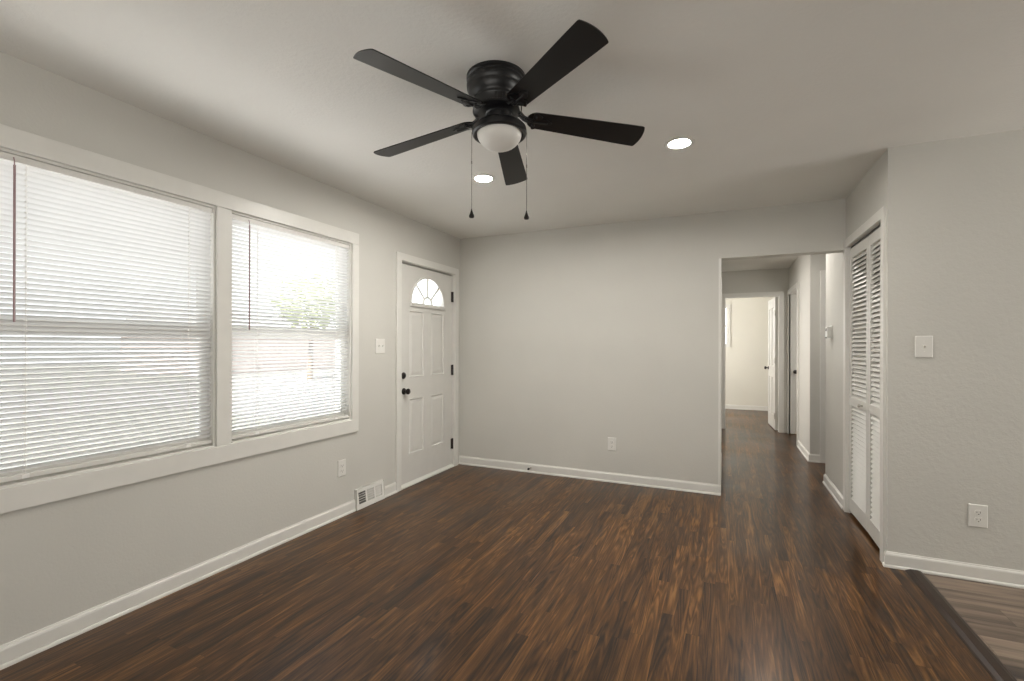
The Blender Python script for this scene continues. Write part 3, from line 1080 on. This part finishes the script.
base_shift = Matrix.Translation(cr * -0.012)
mb = MB().lathe([(0, 0.212), (0.124, 0.212), (0.1275, 0.207), (0.1285, 0.198), (0.1275, 0.190), (0.122, 0.186), (0.121, 0.181), (0.1255, 0.176), (0.1275, 0.168), (0.1265, 0.154),
                 (0.122, 0.148), (0.1205, 0.142), (0.1205, 0.137), (0.115, 0.122), (0.107, 0.111), (0.103, 0.106), (0.101, 0.101), (0.101, 0.094), (0.098, 0.090), (0.096, 0.064), (0.102, 0.060), (0.102, 0.052), (0.092, 0.046), (0.074, 0.042), (0, 0.042)], 64, base_shift @ K)
fb(mb, 'motor_housing', M['black'])
mb = MB()
for k in range(20):       # cooling slots as raised ribs round the motor
    a = 2 * math.pi * k / 20
    R = K @ Matrix.Rotation(a, 4, 'Z')
    v = [R @ Vector(p) for p in ((0.0975, -0.005, 0.088), (0.0975, 0.005, 0.088), (0.1005, 0.005, 0.088), (0.1005, -0.005, 0.088))]
    w_ = [R @ Vector(p) for p in ((0.0955, -0.005, 0.060), (0.0955, 0.005, 0.060), (0.0985, 0.005, 0.060), (0.0985, -0.005, 0.060))]
    mb.prism([(i, 0) for i in range(4)], lambda i, _: v[i], lambda i, _: w_[i])
fb(mb, 'motor_ribs', M['black'])
mb = MB().lathe([(0, 0.052), (0.060, 0.052), (0.062, 0.044), (0.056, 0.038), (0.056, 0.018), (0.054, 0.012), (0.050, 0.000), (0, 0.000)], 48, K)
fb(mb, 'switch_housing', M['black'])
mb = MB().lathe([(0, 0.012), (0.050, 0.010), (0.060, 0.006), (0.088, -0.002), (0.106, -0.011), (0.1160, -0.022), (0.1175, -0.036), (0.1160, -0.046), (0.110, -0.051), (0.102, -0.050), (0.096, -0.040), (0, -0.038)], 64, K)
fb(mb, 'light_fitter', M['black'])
gp = [(0.0965, -0.040)]
for i in range(1, 15):
    t = math.pi / 2 * i / 14
    gp.append((0.0965 * math.cos(t) if i < 14 else 0, -0.040 - 0.070 * math.sin(t)))
o = fb(MB().lathe(gp, 64, K), 'glass_bowl', M['globe'], smooth=80)
o['label'] = 'unlit frosted white glass bowl'

PITCH = math.radians(-13.18)
PH = math.radians(34.97)


def blade_outline():
    r0, r1 = 0.122, 0.646
    pts = []
    root_w, tip_w = 0.047, 0.0638
    for i in range(15):                       # rounded root
        t = math.pi / 2 + math.pi * i / 14
        pts.append((r0 + 0.045 + 0.045 * math.cos(t), root_w * math.sin(t)))
    n = 8
    for i in range(1, n + 1):
        s = i / n
        pts.append((r0 + 0.045 + (r1 - 0.006 - r0 - 0.045) * s, -(root_w + (tip_w - root_w) * min(1, s * 1.05))))
    for i in range(13):                       # gently curved tip
        s = -1 + 2 * i / 12
        w2 = tip_w * (1 if abs(s) < 0.99 else 0.965)
        pts.append((r1 + 0.013 * (1 - s * s), s * w2))
    for i in range(n, 0, -1):
        s = i / n
        pts.append((r0 + 0.045 + (r1 - 0.006 - r0 - 0.045) * s, root_w + (tip_w - root_w) * min(1, s * 1.05)))
    return pts


BO = blade_outline()
for k in range(5):
    A = K @ Matrix.Rotation(PH + k * 2 * math.pi / 5, 4, 'Z')
    B = A @ Matrix.Translation((0, 0, 0.042)) @ Matrix.Rotation(math.atan(0.042 / 0.646), 4, 'Y') @ Matrix.Rotation(PITCH, 4, 'X')   # the blades droop a little
    mb = MB().prism(BO, lambda x, y: B @ Vector((x, y, -0.0025)), lambda x, y: B @ Vector((x * 0.997, y * 0.955, 0.0030)))
    bl = fb(mb, 'blade', M['blade'], smooth=30)
    # ornate iron: arm from the motor, three lobed plate under the blade
    mb = MB()
    arm = [(0.060, 0, 0.058), (0.080, 0, 0.057), (0.095, 0, 0.050), (0.108, 0, 0.037), (0.125, 0, 0.030), (0.155, 0, 0.027)]
    for s in (-0.012, 0.012):
        mb.tube([A @ Vector((x, s * (1 - max(0, x - 0.1) * 4), z)) for x, _, z in arm], [0.007, 0.007, 0.006, 0.006, 0.006, 0.005], 8)
    out = []
    for i in range(48):
        t = 2 * math.pi * i / 48
        r = 0.028 + 0.012 * math.cos(3 * t) + 0.003 * math.cos(9 * t)
        out.append((0.180 + r * 1.3 * math.cos(t), r * 1.25 * math.sin(t)))
    mb.prism(out, lambda x, y: B @ Vector((x, y, -0.0075)), lambda x, y: B @ Vector((x, y, -0.0020)))
    for i in range(3):
        t = 2 * math.pi * i / 3
        mb.lathe([(0, -0.012), (0.004, -0.0115), (0.006, -0.009), (0.006, -0.007)], 12, B @ Matrix.Translation((0.176 + 0.034 * math.cos(t), 0.030 * math.sin(t), 0)))
        mb.tube([B @ Vector((0.150, 0, -0.009)), B @ Vector((0.165 + 0.012 * math.cos(t), 0.026 * math.sin(t), -0.0105)), B @ Vector((0.176 + 0.034 * math.cos(t), 0.030 * math.sin(t), -0.009))], 0.004, 6)
    ir = fb(mb, 'blade_iron', M['black'])
    ir.parent = bl

# pull chains
for s, zb_c in ((-1, 1.830), (1, 1.824)):
    top = FC + cr * (0.1185 * s + 0.0) + Vector((0, 0, -0.038))
    xx, yy = top.x, top.y
    mb = MB()
    off = lambda z: (xx - FC.x, yy - FC.y, z - H)
    mb.tube([off(top.z + 0.004), off(zb_c + 0.034)], 0.0011, 6)
    z = top.z
    while z > zb_c + 0.036:
        mb.lathe([(0, 0.0017), (0.0013, 0.0012), (0.0018, 0), (0.0013, -0.0012), (0, -0.0017)], 6, Matrix.Translation(off(z)))
        z -= 0.0060
    zc = 2.055 if s > 0 else 2.07
    mb.lathe([(0, 0.008), (0.0028, 0.006), (0.0028, -0.006), (0, -0.008)], 8, Matrix.Translation(off(zc)))
    mb.tube([off(top.z), (off(top.z)[0] - cr.x * s * 0.006, off(top.z)[1] - cr.y * s * 0.006, off(top.z)[2])], 0.004, 8)
    ch = fb(mb, 'pull_chain', M['chain'])
    ch['label'] = 'thin beaded pull chain with a dark teardrop end'
    mb = MB().lathe([(0, 0.040), (0.002, 0.039), (0.0035, 0.032), (0.0075, 0.020), (0.0112, 0.011), (0.0115, 0.006), (0.009, 0.0015), (0, 0)], 20, Matrix.Translation(off(zb_c)))
    fob = fb(mb, 'chain_fob', M['dark_hw'], smooth=60)
    fob.parent = ch

# ================================================================== OUTSIDE
rnd = random.Random(4)
tag(MB().box(-4.6, -0.16, -14, 14, -0.56, -0.53).build('bounce_walk', M['concrete']), 'added pale concrete walk bouncing sunlight up to the ceiling', 'walk', kind='structure')  # pale strip added to bounce sunlight through the blinds onto the ceiling
tag(MB().box(-60, -0.16, -40, 40, -0.9, -0.55).build('ground_outside', M['lawn']), 'pale green lawn outside the windows', 'lawn', kind='structure')
tag(MB().box(-21, -13, -40, 40, -0.56, -0.53).build('street_outside', M['asphalt']), 'grey asphalt street beyond the lawn', 'street', kind='structure')
tag(MB().box(-13, -4.6, 4.0, 16, -0.56, -0.53).build('driveway_outside', M['asphalt']), 'grey driveway beyond the walk', 'driveway', kind='structure')
tr = empty('tree', (-17.0, 13.6, -0.55), 'yellow green tree beyond the lawn seen through the blind near the front door', 'tree')
MB().tube([(0, 0, 0), (0.05, 0.02, 1.2), (0.0, 0.05, 2.4), (0.1, 0.1, 3.4)], [0.16, 0.12, 0.10, 0.06], 10).build('trunk', M['bark'], tr, smooth=60)
mb = MB()
for i in range(420):
    d = Vector((rnd.gauss(0, 1), rnd.gauss(0, 1), rnd.gauss(0, 1))).normalized() * (rnd.random() ** 0.4)
    c = Vector((d.x * 1.8, d.y * 1.8, 4.1 + d.z * 1.5))
    a = Vector((rnd.gauss(0, 1), rnd.gauss(0, 1), rnd.gauss(0, 1))).normalized() * 0.26
    b_ = a.cross(Vector((rnd.gauss(0, 1), rnd.gauss(0, 1), rnd.gauss(0, 1)))).normalized() * 0.17
    mb.quad(c - a, c - b_, c + a, c + b_)
mb.build('foliage', M['leaf'], tr)
hs = empty('neighbour_house', (-30, 20.5, -0.55), 'pinkish brick house across the street behind the blinds', 'house')
MB().box(-4, 4, -7, 7, 0, 2.7).build('brick_wall', M['brick'], hs)
MB().prism([(-4.5, 2.7), (4.5, 2.7), (0, 4.4)], lambda x, z: (x, -7.5, z), lambda x, z: (x, 7.5, z)).build('roof', M['shingle'], hs)
